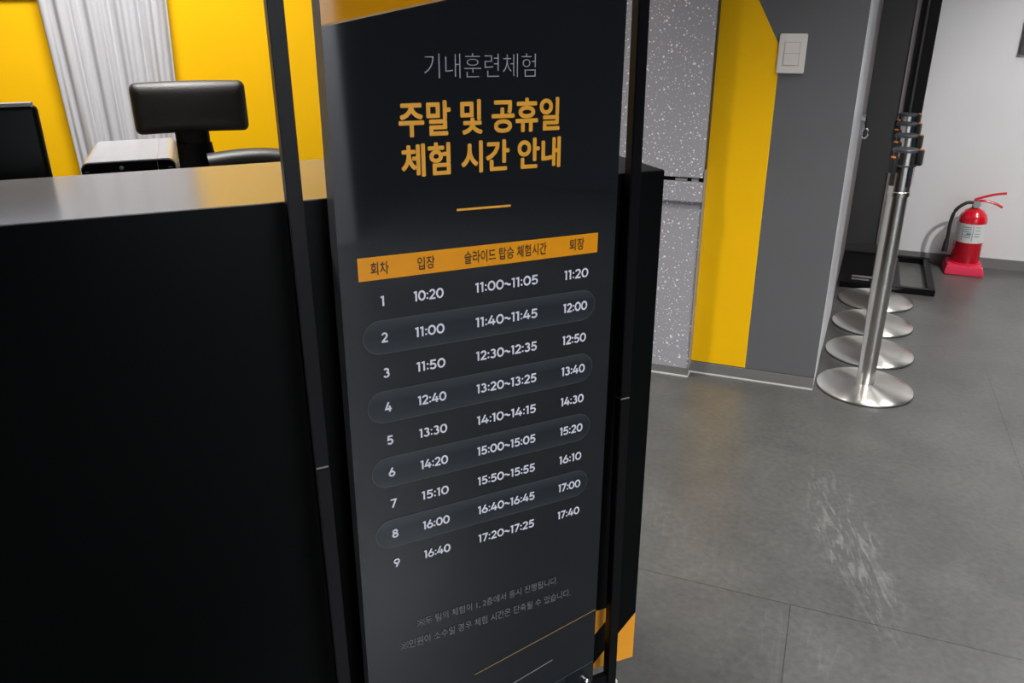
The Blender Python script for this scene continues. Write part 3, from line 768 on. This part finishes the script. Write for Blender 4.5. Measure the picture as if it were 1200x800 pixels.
bm = bmesh.new(); add_tube(bm, [(-.012, -.1343, .2645), (-.012, -.1368, .2645)], .0036, 18); from_bm('power_button', bm, M['silver'], fr, True)
box('panel_seam', .0455, .0465, -.1352, -.1344, .10, .272, M['silver'], fr)
box('top_seam', .0455, .0468, -.129, .135, .2752, .2758, M['grey_alu'], pc)
for s in (-1, 1): box('side_trim', s * .066 - .0035, s * .066 + .0035, -.1353, -.1344, .2600, .2615, M['silver'], fr)
for s in (-1, 1): box('foot_strip', s * .05 - .008, s * .05 + .008, -.11, .11, 0, .003, M['rubber'], pc)

# office chair
ch = empty('office_chair', 'black leather office chair with headrest behind reception counter', 'office chair', cw(-.62, 1.30, 0), math.radians(21))
def cushion(name, cx, cy, cz, w, d, h, parent, ry=0, curve=0, taper=0, m=M['leather'], r=.022, bulge=.25, arch=0):
    """upholstered pad: rounded rectangle outline, soft rim, gently swelling faces"""
    bm = bmesh.new(); NX_, NZ_ = 36, 22; sides = []; e = d * .6
    for sgn in (-1, 1):
        g = []
        for j in range(NZ_ + 1):
            row = []
            for i in range(NX_ + 1):
                x = -w / 2 * math.cos(math.pi * i / NX_); z = -h / 2 * math.cos(math.pi * j / NZ_)
                ix, iz = max(abs(x) - (w / 2 - r), 0), max(abs(z) - (h / 2 - r), 0); L_ = max(ix, iz); hyp = math.hypot(ix, iz)
                if hyp > 0:
                    k = L_ / hyp; x = math.copysign(w / 2 - r + ix * k, x) if ix else x; z = math.copysign(h / 2 - r + iz * k, z) if iz else z
                    edge = r - L_
                    if not ix: edge = h / 2 - abs(z)
                    if not iz: edge = w / 2 - abs(x)
                else: edge = min(w / 2 - abs(x), h / 2 - abs(z))
                t = max(0, 1 - edge / e); prof = math.sqrt(max(0, 1 - t * t))
                fx_, fz = x / (w / 2), z / (h / 2)
                y = sgn * d / 2 * prof * (1 + bulge * (1 - fx_ * fx_) * (1 - fz * fz)) + curve * fx_ * fx_
                row.append(bm.verts.new((x * (1 + taper * fz), y, z + arch * (1 - fx_ * fx_))))
            g.append(row)
        for j in range(NZ_):
            for i in range(NX_): bm.faces.new((g[j][i], g[j][i + 1], g[j + 1][i + 1], g[j + 1][i]))
    bmesh.ops.remove_doubles(bm, verts=bm.verts, dist=1e-5)
    bmesh.ops.rotate(bm, verts=bm.verts, matrix=Matrix.Rotation(ry, 3, 'Y'))
    bmesh.ops.translate(bm, verts=bm.verts, vec=(cx, cy, cz))
    return from_bm(name, bm, m, parent, True, angle=180)
cushion('headrest', -.024, 0, 1.021, .284, .048, .130, ch, math.radians(.4), .012, .0, r=.017, bulge=.25, arch=.004)
tube('headrest_neck', [(-.030, .01, .90), (-.030, .008, .965)], .043, M['screen_black'], ch, 16, .55)
cushion('backrest', -.04, .02, .665, .33, .07, .44, ch, 0, .03, -.28, r=.06)
tube('neck_block', [(-.045, .012, .80), (-.042, .012, .932)], [.075, .058], M['screen_black'], ch, 16, .5)
for s in (-1, 1):
    tube('armrest', curve_pts([(.0, -.05, .886), (.07, -.05, .892), (.14, -.05, .892), (.205, -.05, .884)] if s > 0 else [(-.10, -.04, .80), (-.14, -.05, .80), (-.20, -.06, .80)]), .032, M['leather'], ch, 18, .72)
    tube('armrest_support', [(.15 * s, -.05, .875 if s > 0 else .79), (.20 * s, -.03, .66), (.20 * s, 0, .50)], .014, M['screen_black'], ch, 10)
cushion('seat', 0, -.20, .47, .46, .44, .08, ch, r=.03, bulge=0)
lathe('gas_column', [(0, .10), (.028, .10), (.028, .28), (.018, .285), (.018, .45), (0, .45)], M['screen_black'], ch, 20, (0, -.16, 0))
tube('back_bar', [(0, -.12, .42), (0, .06, .44), (-.02, .075, .58)], .02, M['screen_black'], ch, 10)
for k in range(5):
    a = 2 * math.pi * k / 5 + .3; c_, s_ = math.cos(a), math.sin(a)
    lg = tube('leg', [(.02 * c_, -.16 + .02 * s_, .105), (.28 * c_, -.16 + .28 * s_, .07)], [.022, .014], M['screen_black'], ch, 10)
    bm = bmesh.new(); add_tube(bm, [(.28 * c_ - .018 * s_, -.16 + .28 * s_ + .018 * c_, .0285), (.28 * c_ + .018 * s_, -.16 + .28 * s_ - .018 * c_, .0285)], .028, 18); from_bm('caster', bm, M['rubber'], lg, True)
